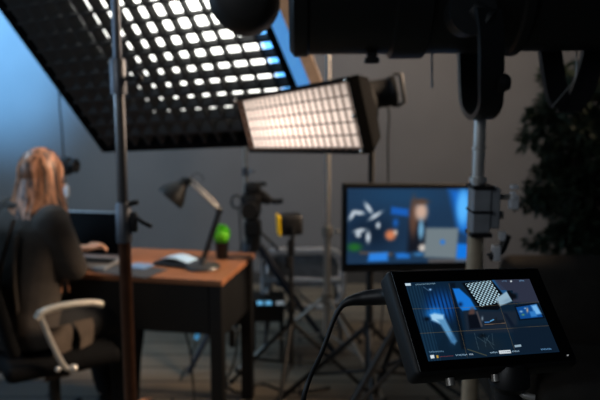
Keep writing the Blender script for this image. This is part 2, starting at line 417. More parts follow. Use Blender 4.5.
Sh0 = L_(184, 183); ad = (L_(171, 196)-L_(184, 181)).normalized(); ad = (ad+V((0, -.25, 0))).normalized()
MB().lathe(Sh0-ad*.02, ad, [(.0, 0), (.022, 0), (.026, .03), (.032, .04), (.062, .09), (.066, .118), (.063, .118), (.055, .085), (.02, .05), (0, .045)]).build('lamp_shade', black, lm, True)
MB().tube([J2, Sh0], .009).build('neck', black, lm, True)

# plant
pp = at_h(222, 258, DZ)
pt = thing('potted_plant', V((pp.x, pp.y, DZ)), 'small bright green round plant in a black pot on the desk', 'plant')
MB().lathe((pp.x, pp.y, DZ), (0, 0, 1), [(0, 0), (.027, 0), (.034, .075), (.036, .078), (.032, .08), (.03, .07), (0, .07)]).build('pot', black, pt, True)
g = MB(); pc = V((pp.x, pp.y, DZ+.115))
for i in range(700):
    d = V((random.gauss(0, 1), random.gauss(0, 1), random.gauss(.25, 1))).normalized()
    b0 = pc+d*.012; tp = pc+V((d.x*.047, d.y*.047, d.z*.058))*random.uniform(.8, 1.05)
    sd = d.cross(V((random.random(), random.random(), random.random()))).normalized()*.0035
    mid = (b0+tp)/2
    g.add([b0, mid+sd, tp, mid-sd], [(0, 1, 2, 3)])
g.ball(pc, .036, 10)
g.build('foliage', mat('bright_green_leaf', (112, 205, 30), .6, 0, .3, 60), pt)

# books and papers
nb = at_h(178, 264, DZ); Rn = R3 @ Matrix.Rotation(math.radians(-12), 3, 'Z')
tag(MB().box(nb+V((0, 0, .008)), (.19, .13, .016), Rn, .004).build('notebook', mat('black_notebook_cover', (18, 18, 22), .5)), 'black notebook lying under blue-white papers left of the desk lamp', 'notebook')
paper = mat('blue_white_paper', (170, 200, 225), .6, 0, .05)
cur = MB(); nseg = 10; vs = []
for i in range(nseg+1):
    u = i/nseg
    for j in (0, 1):
        vs.append(nb+Rn @ V((-.085+.16*u, -.04+.095*j, .0175+.018*math.sin(PI*u))))
cur.add(vs, [(2*i, 2*i+2, 2*i+3, 2*i+1) for i in range(nseg)])
cur.add([v+V((0, 0, .0012)) for v in vs], [(2*i, 2*i+1, 2*i+3, 2*i+2) for i in range(nseg)])
tag(cur.build('paper_sheets', paper, None, True), 'curled blue-white papers resting on the black notebook', 'papers')
pm = at_h(128, 272, DZ)
tag(MB().box(pm+V((.0, .02, .002)), (.30, .17, .004), Rn, .0015).build('desk_mat', mat('dark_grey_mat', (62, 64, 68), .8)), 'thin dark grey mat lying flat between laptop and notebook', 'desk mat')
tag(MB().box(at_h(140, 266, DZ+.0065)+V((0, 0, .0)), (.10, .09, .004), Rn, .001).build('note_pad', mat('pale_blue_paper', (120, 150, 185), .6)), 'small pale blue note pad lying on the dark grey mat', 'note pad')

# laptop
F = V((.616, .788, 0)); Rr = V((.788, -.616, 0)); U = V((0, 0, 1))
RL = frame(Rr, F, U)
lh = V((-1.0, 3.30, DZ))
Fc, Rc, RLc = F, Rr, RL
ya = math.radians(10); F = V((math.sin(ya), math.cos(ya), 0)); Rr = V((math.cos(ya), -math.sin(ya), 0)); RL = frame(Rr, F, U)
lap = thing('laptop', lh, 'open laptop with a black screen in front of the woman', 'laptop')
silver = mat('silver_aluminium', (170, 172, 174), .35, .6)
MB().box(lh-F*.11+U*.008, (.33, .22, .014), RL, .004).build('keyboard_deck', silver, lap)
kb = MB()
for i in range(13):
    for j in range(5): kb.box(lh-F*(.05+.019*j)+Rr*(-.137+.0228*i)+U*.0165, (.019, .015, .002), RL)
kb.build('keys', black, lap)
tl = (F*.30+U*.954).normalized()
Rs = frame(Rr, Rr.cross(tl)*-1, tl)
ctr = lh+tl*.112+U*.012
MB().box(ctr, (.33, .007, .215), Rs, .003).build('lid', silver, lap)
nrm = (Rs @ V((0, -1, 0)));
if nrm.dot(F) > 0: nrm = -nrm
MB().box(ctr+nrm*.0045, (.318, .002, .20), Rs).build('screen', mat('black_glass', (3, 3, 4), .35, 0, .1, 30, 0, .05), lap)

# ------------------------------------------------------------------ office chair
ya = math.radians(58); F = V((math.sin(ya), math.cos(ya), 0)); Rr = V((math.cos(ya), -math.sin(ya), 0)); RL = frame(Rr, F, U)
C0 = V((-1.07, 2.90, 0))
def body(a, b_, z): return C0+F*a+Rr*b_+U*z
oc = thing('office_chair', C0, 'black office chair with a pale looped armrest under the woman', 'chair')
MB().box(body(.0, 0, .445), (.48, .46, .07), RL, .03).build('seat', mat('black_chair_fabric', (11, 11, 12), .9, 0, .2, 30, 0, .15), oc, True)
bkp = MB()
lean = (U*.97-F*.22).normalized(); Rb = frame(Rr, Rr.cross(lean)*-1, lean)
bkp.box(body(-.25, 0, .79), (.50, .05, .56), Rb, .022).build('backrest', mat('black_chair_fabric', (11, 11, 12), .9, 0, .2, 30, 0, .15), oc, True)
MB().tube([body(-.05, 0, .40), body(-.27, 0, .40), body(-.31, 0, .6)], .018).build('back_support', blackmat, oc, True)
armm = mat('pale_armrest', (195, 187, 172), .35, 0)
for sgn in (1, -1):
    s = .27*sgn
    o = MB().tube(smoothpath([body(-.11, s, .675), body(-.08, s, .70), body(.0, s, .71), body(.10, s, .705), body(.145, s, .69)]), .014, 12, True, 1.3)
    o.build('armrest', armm, oc, True)
    MB().tube(smoothpath([body(-.10, s, .705), body(-.07, s, .60), body(-.02, s, .47), body(.02, s*.9, .43), body(.03, s*.6, .405)]), .011).build('armrest_strut', chrome, oc, True)
    for u_, z_, r_ in ((.02, .445, .017), (-.04, .455, .012)): MB().ball(body(u_, s, z_), r_).build('bolt', chrome, oc, True)
MB().cyl(body(0, 0, .10), body(0, 0, .41), .025).build('gas_lift', blackmat, oc, True)
for k in range(5):
    a = k*2*PI/5+.3; d = V((math.cos(a), math.sin(a), 0))
    o = MB().tube([body(0, 0, .12), C0+d*.30+U*.075], [.026, .014]).build('base_arm', blackmat, oc, True)
    MB().cyl(C0+d*.30+U*.03-d.cross(U)*.022, C0+d*.30+U*.03+d.cross(U)*.022, .029).build('caster', rubber, o, True)

# ------------------------------------------------------------------ woman
F, Rr, RL = Fc, Rc, RLc
C0 = V((-1.18, 2.87, 0))
def remeshed(mb, name, m, parent, voxel, smooth=6, disp=None):
    o = mb.build(name, m, parent, True)
    r = o.modifiers.new('r', 'REMESH'); r.mode = 'VOXEL'; r.voxel_size = voxel; r.use_smooth_shade = True
    s = o.modifiers.new('s', 'SMOOTH'); s.iterations = smooth; s.factor = .5
    dg = bpy.context.evaluated_depsgraph_get(); dg.update()
    me = bpy.data.meshes.new_from_object(o.evaluated_get(dg)); o.modifiers.clear()
    old = o.data; o.data = me
    bpy.data.meshes.remove(old); me.name = name
    return o
def limb(mb, pts, rs, n=16):
    mb.tube(smoothpath(pts, 5), [rs[0]+(rs[-1]-rs[0])*0 if False else None for _ in range(0)] or interp(rs, 5), n)
    mb.ball(pts[0], rs[0], 8); mb.ball(pts[-1], rs[-1], 8)
def interp(rs, n):
    out = []
    for i in range(len(rs)-1):
        for j in range(n): out.append(rs[i]+(rs[i+1]-rs[i])*j/n)
    return out+[rs[-1]]
wm = thing('person', C0, 'seated woman with long auburn hair and dark blazer reaching to the laptop', 'person')
skin = mat('skin', (214, 160, 130), .5, 0, .05)
HS = .90
hc = body(.125, .015, 1.175)                                  # head centre
hf = (F*.93+Rr*.0-U*.2).normalized(); hr_ = Rr; hu = hr_.cross(hf).normalized(); HM = frame(hr_, hf, hu)
def H(x, y, z): return hc+HM @ (V((x, y, z))*HS)
bd = MB()
bd.ball(H(0, -.012, .03), .095, 14, (.78, .98, 1.0), HM); bd.ball(H(0, .02, -.03), .07, 12, (.85, 1.0, 1.15), HM)
bd.ball(H(0, .055, -.085), .028, 10, (1.1, 1, .8), HM)
bd.tube([H(0, .085, .015), H(0, .108, -.02), H(0, .09, -.034)], [.007, .013, .010]); bd.ball(H(0, .082, -.058), .016, 8, (1.5, .7, .6), HM)
for s in (-1, 1):
    bd.ball(H(.075*s, -.005, -.01), .022, 8, (.35, .7, 1.2), HM); bd.ball(H(.032*s, .062, -.012), .022, 8, (1, .7, .7), HM)
limb(bd, [body(.10, 0, 1.12), body(.07, 0, 1.03), body(.05, 0, .98)], [.048, .052, .07])
limb(bd, [body(.05, 0, 1.0), body(.05, 0, .85), body(.01, 0, .62), body(0, 0, .55)], [.08, .10, .10, .10])
wr_r = V((-1.025, 3.09, .842)); el_r = V((-.955, 2.88, .81)); sh_r = body(.06, .165, 1.02)
wr_l = V((-1.22, 3.12, .812)); el_l = body(.12, -.25, .80); sh_l = body(.06, -.165, 1.02)
for sh, el, wr in ((sh_r, el_r, wr_r), (sh_l, el_l, wr_l)):
    limb(bd, [sh, el, wr], [.045, .036, .024])
kn_r, an_r = body(.44, .12, .50), body(.42, .13, .10); kn_l, an_l = body(.44, -.12, .50), body(.5, -.12, .10)
for s, kn, an in ((1, kn_r, an_r), (-1, kn_l, an_l)):
    limb(bd, [body(0, .09*s, .54), kn, an], [.08, .052, .035]); limb(bd, [an+F*-.02-U*.02, an+F*.14-U*.055], [.034, .026])
def hand(mb, wr, fd, sd):
    fd = fd.normalized(); up = sd.cross(fd).normalized()
    if up.z < 0: up = -up
    pc_ = wr+fd*.05
    mb.ball(pc_, .045, 8, (.85, 1.0, .33), frame(sd, fd, up)); mb.tube([wr-fd*.02, wr+fd*.03], [.024, .026])
    for i, (o_, l) in enumerate(((-.030, .058), (-.010, .070), (.011, .066), (.031, .052))):
        b0 = wr+fd*.085+sd*o_; m1 = b0+fd*l*.5+up*.010; m2 = b0+fd*l*.85-up*.004; m3 = b0+fd*l-up*.018
        mb.tube(smoothpath([wr+fd*.05+sd*o_*.8, b0, m1, m2, m3], 3), [.0085]*13, 8); mb.ball(m3, .008, 6)
    t0 = wr+fd*.035-sd*.03
    mb.tube(smoothpath([t0, t0-sd*.025+fd*.025-up*.006, t0-sd*.03+fd*.05-up*.012], 3), [.012]*4+[.010]*3, 8)
hand(bd, wr_r, F*1.0+Rr*.25, -Rr*-1); hand(bd, wr_l, F*.9+Rr*.35, -Rr)
remeshed(bd, 'body', skin, wm, .0055, 3)
# eyes and lips
ey = MB()
for s in (-1, 1): ey.ball(H(.032*s, .083, .002), .011, 8, (1.2, .5, .6), HM)
ey.build('eyes', mat('dark_eye', (30, 25, 22), .2), wm, True)
MB().ball(H(0, .096, -.060), .014, 8, (1.5, .35, .35), HM).build('lips', mat('lip', (160, 80, 75), .4), wm, True)
# blazer
bz = MB()
for t in range(1):
    ST = []
    for (a, z, rx, ry) in ((.03, .50, .215, .16), (.0, .56, .205, .155), (.01, .66, .175, .14), (.03, .78, .17, .135), (.05, .90, .185, .135), (.055, .99, .185, .125), (.06, 1.04, .15, .10), (.065, 1.075, .075, .07)):
        ring = [body(a+ry*math.sin(q*2*PI/24), rx*math.cos(q*2*PI/24), z) for q in range(24)]; ST.append(ring)
    bz.add([p for r in ST for p in r], [(i*24+j, i*24+(j+1) % 24, (i+1)*24+(j+1) % 24, (i+1)*24+j) for i in range(len(ST)-1) for j in range(24)]+[tuple(range(24))[::-1], tuple(7*24+j for j in range(24))])
for sh, el, wr in ((sh_r, el_r, wr_r), (sh_l, el_l, wr_l)):
    limb(bz, [sh, (sh+el)/2+V((.0, 0, 0)), el, (el+wr)/2, el+(wr-el)*.80], [.072, .064, .057, .048, .042])
remeshed(bz, 'blazer', mat('charcoal_blazer', (62, 55, 49), .85, 0, .3, 9, .8), wm, .009, 5)
fo = MB()
for (a0, b0, z0, a1, b1, z1) in ((-.07, .10, 1.04, -.115, .02, .72), (-.08, .13, .98, -.09, .12, .66)):
    fo.tube(smoothpath([body(a0, b0, z0), body((a0+a1)/2-.012, (b0+b1)/2, (z0+z1)/2), body(a1, b1, z1)]), [.010]*16+[.004], 8)
fo.tube(smoothpath([body(.07+.085*math.sin(q), .08*math.cos(q), 1.08) for q in [i*PI/6 for i in range(13)]]), .014, 8)
fo.build('collar', mat('charcoal_blazer', (50, 44, 39)), wm, True)
# blazer tails hanging over the seat side
tlm = MB()
for (b0, y0, w_) in ((.235, .02, .10), (.24, .13, .08)):
    vs = []
    for i in range(7):
        u = i/6
        for j in (0, 1): vs.append(body(y0+w_*(j-.5)+.02*math.sin(u*4), b0+.015*math.sin(u*5+j*2), .60-.22*u))
    tlm.add(vs, [(2*i, 2*i+2, 2*i+3, 2*i+1) for i in range(6)]); tlm.add([v-Rr*.008 for v in vs], [(2*i, 2*i+1, 2*i+3, 2*i+2) for i in range(6)])
tlm.build('blazer_tail', mat('taupe_cloth', (88, 76, 66), .8, 0, .2, 20, .2), wm, True)
# trousers
tr = MB(); tr.ball(body(0, 0, .555), .15, 12, (1.2, 1.0, .75), RL)
for s, kn, an in ((1, kn_r, an_r), (-1, kn_l, an_l)):
    limb(tr, [body(0, .09*s, .56), (body(0, .09*s, .56)+kn)/2, kn, (kn+an)/2, an], [.10, .092, .078, .072, .062])
remeshed(tr, 'trousers', mat('black_trousers', (14, 14, 16), .85), wm, .009, 4)
for an in (an_r, an_l):
    s_ = MB(); s_.ball(an+F*.06-U*.055, .05, 10, (.9, 2.3, .75), RL); s_.box(an+F*.06-U*.085, (.075, .22, .018), RL, .006); s_.cyl(an-U*.06, an+U*.03, .045)
    remeshed(s_, 'shoe', mat('black_leather', (12, 12, 13), .4), wm, .006, 3)
# hair: cap plus long locks
hairm = bpy.data.materials.new('auburn_hair'); hairm.use_nodes = True; nt = hairm.node_tree; b = nt.nodes['Principled BSDF']
tc = nt.nodes.new('ShaderNodeTexCoord'); mp = nt.nodes.new('ShaderNodeMapping'); mp.inputs['Scale'].default_value = (60, 60, 4)
nz = nt.nodes.new('ShaderNodeTexNoise'); nz.inputs['Scale'].default_value = 1; rp = nt.nodes.new('ShaderNodeValToRGB')
rp.color_ramp.elements[0].position = .35; rp.color_ramp.elements[0].color = lin((56, 37, 28))+(1,); rp.color_ramp.elements[1].position = .65; rp.color_ramp.elements[1].color = lin((205, 142, 104))+(1,)
nt.links.new(tc.outputs['Object'], mp.inputs[0]); nt.links.new(mp.outputs[0], nz.inputs[0]); nt.links.new(nz.outputs[0], rp.inputs[0]); nt.links.new(rp.outputs[0], b.inputs['Base Color']); b.inputs['Roughness'].default_value = .4
hb = MB()
hb.ball(H(0, -.026, .036), .102, 14, (.80, .94, 1.02), HM); hb.ball(H(0, -.04, -.03), .09, 12, (.88, .85, 1.2), HM)
rnd = random.Random(3)
for i in range(60):
    a = rnd.uniform(-2.4, 2.4)                            # 0 = back of the head
    dirn = V((math.sin(a), -math.cos(a), 0))
    r0 = .085
    top = H(dirn.x*r0*.85, dirn.y*r0*.8-.02, .05)
    m1 = H(dirn.x*.084, dirn.y*.095-.01, -.06)
    ln = rnd.uniform(.20, .42) if abs(a) < 1.9 else rnd.uniform(.12, .26)
    m2 = m1-U*ln*.5+V((rnd.uniform(-.012, .012), rnd.uniform(-.012, .012), 0))+Rr*.01
    m3 = m1-U*ln+V((rnd.uniform(-.02, .02), rnd.uniform(-.02, .02), 0))+Rr*.015
    if abs(a) < 1.5: m2 -= F*.05; m3 -= F*(.075 if abs(a) < 1.1 else .03)
    if a > .6: m2 += Rr*.02; m3 += Rr*.03
    hb.tube(smoothpath([top, m1, m2, m3], 5), interp([.016, .022, .018, .005], 5), 8)
o = remeshed(hb, 'hair', hairm, wm, .005, 2)

# ------------------------------------------------------------------ small clip lamp stand behind the woman
p = at_y(64, 165, 4.3); bY = 4.3
ms = thing('clip_lamp_stand', V((p.x, bY, 0)), 'thin dark stand with a small black spotlight behind the woman', 'stand')
def M_(x, y): return at_y(x, y, bY)
MB().tube([V((p.x+.01, bY, .02)), M_(66, 196), M_(65, 168)], .007).build('tube', steel, ms, True)
MB().tube(smoothpath([M_(65, 165), M_(63, 150), M_(62, 130), M_(60, 110), M_(59, 92)]), .005).build('gooseneck', blackmat, ms, True)
mm = MB(); mm.box(M_(64, 166), (.10, .08, .11), None, .02); mm.lathe(M_(66, 166), V((1, -.2, .05)), [(0, 0), (.03, 0), (.045, .07), (.04, .075), (0, .06)])
mm.build('lamp_head', black, ms, True)
MB().box(M_(66, 191), (.035, .03, .075), None, .008).build('white_clip', mat('white_plastic', (215, 225, 235), .4), ms)
for k in range(3):
    a = .4+k*2*PI/3
    MB().tube([V((p.x+.01, bY, .03)), V((p.x+.01+.22*math.cos(a), bY+.22*math.sin(a), .012))], .009).build('leg', blackmat, ms, True)

# ------------------------------------------------------------------ video camera on tripod behind the desk
VY = 4.0
def K(x, y, Y=VY): return at_y(x, y, Y)
vp = K(254, 225)
vt = thing('tripod', V((vp.x, VY, 0)), 'dark blue-grey video tripod behind the right end of the desk', 'tripod')
navy = mat('navy_tripod', (30, 40, 56), .5)
MB().box(K(253, 228), (.10, .10, .10), None, .02).cyl(K(253, 225), K(253, 250), .045).build('fluid_head', black, vt)
for k in range(3):
    a = [-.1, 1.9, 3.9][k]; d = V((math.cos(a), math.sin(a), 0)); t0 = V((vp.x, VY, K(253, 245).z))
    ft = V((vp.x, VY, .015))+d*.48
    o = MB().tube([t0+d*.03, t0*.5+ft*.5], .024, 12).tube([t0*.5+ft*.5, ft], .016, 12)
    o.build('leg', navy, vt, True)
MB().tube([K(258, 230), K(272, 243), K(278, 250, VY-.2)], .008).build('pan_handle', black, vt, True)
vc = thing('video_camera', K(253, 218), 'black video camera with a top handle mounted on the tripod behind the desk', 'camera')
bdm = MB(); bdm.box(K(252, 204), (.10, .24, .14), None, .015); bdm.box(K(253, 188), (.09, .12, .05), None, .012); bdm.cyl(K(252, 205)+V((0, -.10, 0)), K(252, 205)+V((0, -.22, 0)), .045)
bdm.build('camera_body', black, vc, True)
MB().tube(smoothpath([K(256, 190), K(264, 194), K(272, 201), K(283, 201)]), .016).build('side_handle', black, vc, True)
MB().box(K(262, 199), (.10, .04, .05), Matrix.Rotation(.2, 3, 'Y'), .01).build('viewfinder', black, vc)
MB().box(K(256, 184), (.12, .03, .022), None, .006).build('top_microphone', black, vc)
rgp = [K(237, 201)+V((.030*math.cos(t*2*PI/16), -.03, .038*math.sin(t*2*PI/16))) for t in range(17)]
MB().tube(rgp, .006, 8, False).build('cable_loop', black, vc, True)
tag(MB().tube(smoothpath([K(239, 208), K(240, 225), K(241, 250), K(240, 285, 4.1)]), .005, 8).build('camera_cable', cable_m, None, True), 'thin black cable dropping from the video camera behind the desk', 'cable')

# ------------------------------------------------------------------ LED light with yellow gel
LY = 3.3
def E_(x, y, Y=LY): return at_y(x, y, Y)
lp = E_(291, 240)
ls2 = thing('light_stand', V((lp.x, LY, 0)), 'slim black light stand carrying the boxy lamp with the yellow front', 'light stand')
light_stand(ls2, V((lp.x, LY, 0)), E_(291, 243).z, .0125, .42, .42, .35, blackmat, blackmat, 2, .010)
kk = MB(); kk.box(E_(291, 247), (.035, .035, .07), None, .006).box(E_(288, 262), (.03, .03, .06), None, .006); kk.build('mount', blackmat, ls2)
ll = thing('led_lamp', E_(291, 238), 'boxy black lamp with a yellow front filter on a slim stand', 'lamp')
dl = V((-.985, -.17, -.05)).normalized(); rl = dl.cross(U).normalized(); ul = rl.cross(dl)
Ml = frame(dl, rl, ul); lc = E_(291, 224)
MB().box(lc, (.105, .10, .10), Ml, .018).build('housing', black, ll, True)
MB().box(lc+dl*.060, (.012, .088, .098), Ml, .004).build('yellow_filter', mat('yellow_filter', (235, 190, 20), .4, emit=(235, 180, 10), estr=.12), ll)
MB().tube([lc-rl*.058-ul*.0, lc-rl*.058-ul*.06, lc-ul*.075, lc+rl*.058-ul*.06, lc+rl*.058], .006).build('yoke', blackmat, ll, True)

# ------------------------------------------------------------------ pale chair at the back
HY = 4.35
def Q(x, y, Y=HY): return at_y(x, y, Y)
chc = Q(303, 270)
ch = thing('chair', V((chc.x, HY-.15, 0)), 'pale grey plastic chair with a rounded back behind the yellow-edged lamp', 'chair')
pg = mat('pale_grey_plastic', (215, 222, 230), .5)
def rounded(cx_, z0, z1, hw, rad, Y, n=6):
    pts = []
    for (sx, zc_, a0) in ((1, z1-rad, 0), (-1, z1-rad, PI/2), (-1, z0+rad, PI), (1, z0+rad, 3*PI/2)):
        for i in range(n+1):
            a = a0+PI/2*i/n; pts.append(V((cx_+sx*(hw-rad)+rad*math.cos(a), Y+.03*abs(math.cos(a)), zc_+rad*math.sin(a))))
    return pts
zt, zb_ = Q(300, 238).z, Q(300, 291).z
pr = rounded(chc.x, zb_, zt, .235, .10, HY-.35)
MB().tube(pr+[pr[0]], .018, 10, False).build('back_frame', pg, ch, True)
MB().prism([p for p in rounded(chc.x, zb_+.12, zt-.03, .21, .08, HY-.345)], V((0, .012, 0))).build('backrest', mat('grey_mesh_back', (118, 124, 130), .7), ch)
MB().box((chc.x, HY-.12, .45), (.46, .44, .04), None, .015).build('seat', pg, ch, True)
for sx in (-1, 1):
    for sy in (-1, 1):
        MB().tube([(chc.x+sx*.2, HY-.12+sy*.18, .44), (chc.x+sx*.23, HY-.12+sy*.21, .012)], .012).build('leg', darksteel, ch, True)
    MB().tube([(chc.x+sx*.2, HY-.30, .44), (chc.x+sx*.215, HY-.345, zb_+.08)], .013).build('back_post', pg, ch, True)

# equipment case with small LEDs
EY = 3.95
q = at_y(267, 307, EY)
case = thing('equipment_rack', V((q.x, EY, 0)), 'black equipment rack with a row of small blue lights beside the desk', 'rack')
hz = at_y(267, 297, EY).z
MB().box((q.x, EY+.02, hz-.06), (.20, .22, .12), None, .006).build('receiver', black, case)
for sx in (-1, 1):
    for sy in (-1, 1): MB().box((q.x+sx*.085, EY+.02+sy*.09, (hz-.12)/2), (.018, .018, hz-.12)).build('post', blackmat, case)
led = mat('blue_led', (120, 200, 240), .3, emit=(110, 190, 240), estr=.7); led2 = mat('white_led', (190, 200, 205), .3, emit=(170, 185, 195), estr=.35)
for (x, m_) in ((260, led), (268.5, led), (280, led2)):
    MB().box(at_y(x, 303, EY-.095), (.034 if m_ is led else .045, .006, .022), None, .003).build('indicator', m_, case)

# ------------------------------------------------------------------ wall monitor (picture painted per face as a lit screen)
def screen_mesh(name, TL, TR, BR, BL, NX, NY, paint, strength, root, nrm, off, px):
    """flat lit screen; paint(x, y) gives the sRGB picture in the px quad's own coordinates"""
    TL, TR, BR, BL = map(V, (TL, TR, BR, BL))
    u = (np.arange(NX)+.5)/NX; v = (np.arange(NY)+.5)/NY; UU, VV = np.meshgrid(u, v)
    s = [np.array(p, float) for p in px]
    # homography from unit square to px quad
    A = []; bb = []
    for (a, b_), (x, y) in zip(((0, 0), (1, 0), (1, 1), (0, 1)), s):
        A.append([a, b_, 1, 0, 0, 0, -a*x, -b_*x]); bb.append(x); A.append([0, 0, 0, a, b_, 1, -a*y, -b_*y]); bb.append(y)
    h_ = np.linalg.solve(np.array(A), np.array(bb))
    den = h_[6]*UU+h_[7]*VV+1
    X = (h_[0]*UU+h_[1]*VV+h_[2])/den; Y = (h_[3]*UU+h_[4]*VV+h_[5])/den
    col = np.clip(paint(X, Y), 0, 255)/255
    col = np.where(col <= .04045, col/12.92, ((col+.055)/1.055)**2.4)
    vs = []
    M = parent_world(root).inverted()
    for j in range(NY+1):
        a = TL.lerp(BL, j/NY); b_ = TR.lerp(BR, j/NY)
        for i in range(NX+1): vs.append(M @ (a.lerp(b_, i/NX)+nrm*off))
    fs = [(j*(NX+1)+i, (j+1)*(NX+1)+i, (j+1)*(NX+1)+i+1, j*(NX+1)+i+1) for j in range(NY) for i in range(NX)]
    me = bpy.data.meshes.new(name); me.from_pydata(vs, [], fs)
    at_ = me.color_attributes.new('picture', 'FLOAT_COLOR', 'CORNER')
    c4 = np.ones((NY*NX, 4, 4), np.float32); c4[:, :, :3] = col.reshape(-1, 1, 3)
    at_.data.foreach_set('color', c4.ravel())
    m = bpy.data.materials.new(name+'_glow'); m.use_nodes = True; nt = m.node_tree; b = nt.nodes['Principled BSDF']
    ca = nt.nodes.new('ShaderNodeVertexColor'); ca.layer_name = 'picture'
    b.inputs['Base Color'].default_value = (.004, .004, .005, 1); b.inputs['Roughness'].default_value = .35
    nt.links.new(ca.outputs[0], b.inputs['Emission Color']); b.inputs['Emission Strength'].default_value = strength
    me.materials.append(m)
    o = bpy.data.objects.new(name, me); sc.collection.objects.link(o); o.parent = root
    return o
class Pic:
    def __init__(s, X, Y, base): s.X = X; s.Y = Y; s.c = np.zeros(X.shape+(3,)); s.c[:] = base
    def mix(s, m, col): m = np.clip(m, 0, 1)[..., None]; s.c = s.c*(1-m)+np.array(col, float)*m
    def poly(s, pts, col, a=1.0, soft=.5):
        d = np.full(s.X.shape, -1e9); ar = sum(pts[i][0]*pts[(i+1) % len(pts)][1]-pts[(i+1) % len(pts)][0]*pts[i][1] for i in range(len(pts)))
        sg = 1 if ar > 0 else -1
        for i in range(len(pts)):          # convex polygon
            (x0, y0), (x1, y1) = pts[i], pts[(i+1) % len(pts)]; L = math.hypot(x1-x0, y1-y0)
            d = np.maximum(d, -sg*((x1-x0)*(s.Y-y0)-(y1-y0)*(s.X-x0))/L)
        s.mix((.5-d/(2*soft))*1.0 if soft else (d < 0)*1.0, col) if a == 1 else s.mix(np.clip(.5-d/(2*soft), 0, 1)*a, col)
    def blob(s, x, y, rx, ry, col, a=1.0, ang=0, p=2):
        c_, s_ = math.cos(ang), math.sin(ang); dx = s.X-x; dy = s.Y-y
        u = (dx*c_+dy*s_)/rx; v = (-dx*s_+dy*c_)/ry
        s.mix(np.exp(-((u*u+v*v)**(p/2)))*a, col)
    def line(s, x0, y0, x1, y1, w, col, a=1.0):
        L = math.hypot(x1-x0, y1-y0); t = np.clip(((s.X-x0)*(x1-x0)+(s.Y-y0)*(y1-y0))/L**2, 0, 1)
        d = np.hypot(s.X-x0-t*(x1-x0), s.Y-y0-t*(y1-y0)); s.mix(np.clip((w-d)/.25+.5, 0, 1)*a, col)

def tv_paint(X, Y):
    x = (X-330)*3.633; y = (Y-170)*3.633                  # drawing coordinates
    P_ = Pic(x, y, (24, 48, 74))
    P_.blob(260, 90, 160, 50, (24, 62, 96), .7)
    P_.blob(150, 230, 90, 60, (8, 22, 38), .8)
    P_.poly([(430, 65), (518, 65), (518, 240), (470, 215)], (20, 95, 185), 1, 14)
    P_.blob(485, 130, 26, 70, (90, 180, 245), .9, 0, 4); P_.blob(485, 250, 45, 12, (20, 60, 110), .6)
    P_.poly([(465, 265), (518, 268), (518, 335), (462, 335)], (15, 110, 210), 1, 5)
    P_.poly([(222, 132), (283, 140), (283, 166), (220, 158)], (20, 85, 170), 1, 5)
    P_.blob(238, 190, 10, 16, (20, 95, 190), .8)
    for (a, b_, rx, ry, an) in ((105, 155, 22, 8, .1), (140, 138, 8, 24, -.6), (165, 165, 28, 7, -.6), (82, 165, 7, 20, .5), (110, 220, 22, 8, -.2), (140, 243, 9, 22, 0), (175, 200, 8, 12, 0), (105, 235, 10, 10, 0)):
        P_.blob(a, b_, rx, ry, (215, 222, 228), .85, an, 3)
    P_.blob(220, 235, 20, 20, (205, 120, 80), .95, 0, 4); P_.blob(238, 225, 7, 9, (240, 220, 200), .8)
    P_.blob(92, 280, 26, 16, (30, 95, 35), .95, 0, 3)
    P_.poly([(110, 295), (230, 300), (225, 312), (110, 305)], (95, 75, 60), .7, 4)
    P_.poly([(145, 302), (212, 298), (212, 330), (140, 332)], (40, 120, 210), 1, 5); P_.poly([(240, 302), (290, 300), (292, 320), (245, 322)], (30, 105, 190), 1, 5)
    # woman
    P_.poly([(288, 180), (345, 180), (358, 300), (282, 300)], (14, 18, 28), 1, 10)
    P_.blob(302, 170, 16, 75, (88, 62, 50), .95, 0, 4); P_.blob(330, 148, 24, 36, (190, 158, 140), 1, 0, 4); P_.blob(328, 112, 30, 12, (80, 58, 46), .9, 0, 3)
    P_.blob(331, 215, 11, 38, (110, 165, 200), .9, 0, 4); P_.blob(338, 282, 15, 15, (215, 205, 195), .9, 0, 4); P_.blob(325, 305, 22, 8, (60, 130, 190), .8)
    # laptop
    P_.poly([(348, 208), (470, 208), (464, 322), (345, 316)], (104, 116, 122), 1, 5); P_.blob(412, 260, 10, 10, (35, 110, 195), .95, 0, 4)
    P_.poly([(360, 322), (515, 322), (515, 338), (360, 338)], (88, 80, 76), .8, 4)
    return P_.c
TX = at(410.5, 226, 2.83); tvr = cw((.981, 0, .196)).normalized(); tvd = V((0, 0, -1)); tvn = tvr.cross(tvd); 
if tvn.y > 0: tvn = -tvn
TW, TH = .530, .305
tv = thing('monitor', TX+tvd*TH*.6, 'flat black monitor showing a woman at a laptop in blue light', 'monitor')
Mt = frame(tvr, -tvn, V((0, 0, 1)))
MB().box(TX-tvn*.015+tvd*.008, (TW+.035, .028, TH+.055), Mt, .004).build('housing', black, tv)
c_ = TX+tvn*.0015
screen_mesh('screen', c_-tvr*TW/2-tvd*TH/2, c_+tvr*TW/2-tvd*TH/2, c_+tvr*TW/2+tvd*TH/2, c_-tvr*TW/2+tvd*TH/2, 150, 90, tv_paint, 1.15, tv, tvn, 0, [(348, 189), (473, 187), (473, 262), (348, 264)])
MB().cyl(TX-tvn*.04+tvd*.12, TX-tvn*.04+tvd*.30, .022).box(TX-tvn*.045+tvd*.08, (.12, .03, .12), Mt, .004).build('bracket', blackmat, tv)
tb = TX-tvn*.04
ts = thing('monitor_stand', V((tb.x, tb.y, 0)), 'black tripod stand under the flat monitor', 'stand')
light_stand(ts, V((tb.x, tb.y, 0)), (TX+tvd*.22).z, .019, .62, .55, -.4, blackmat, blackmat, 1, .013)

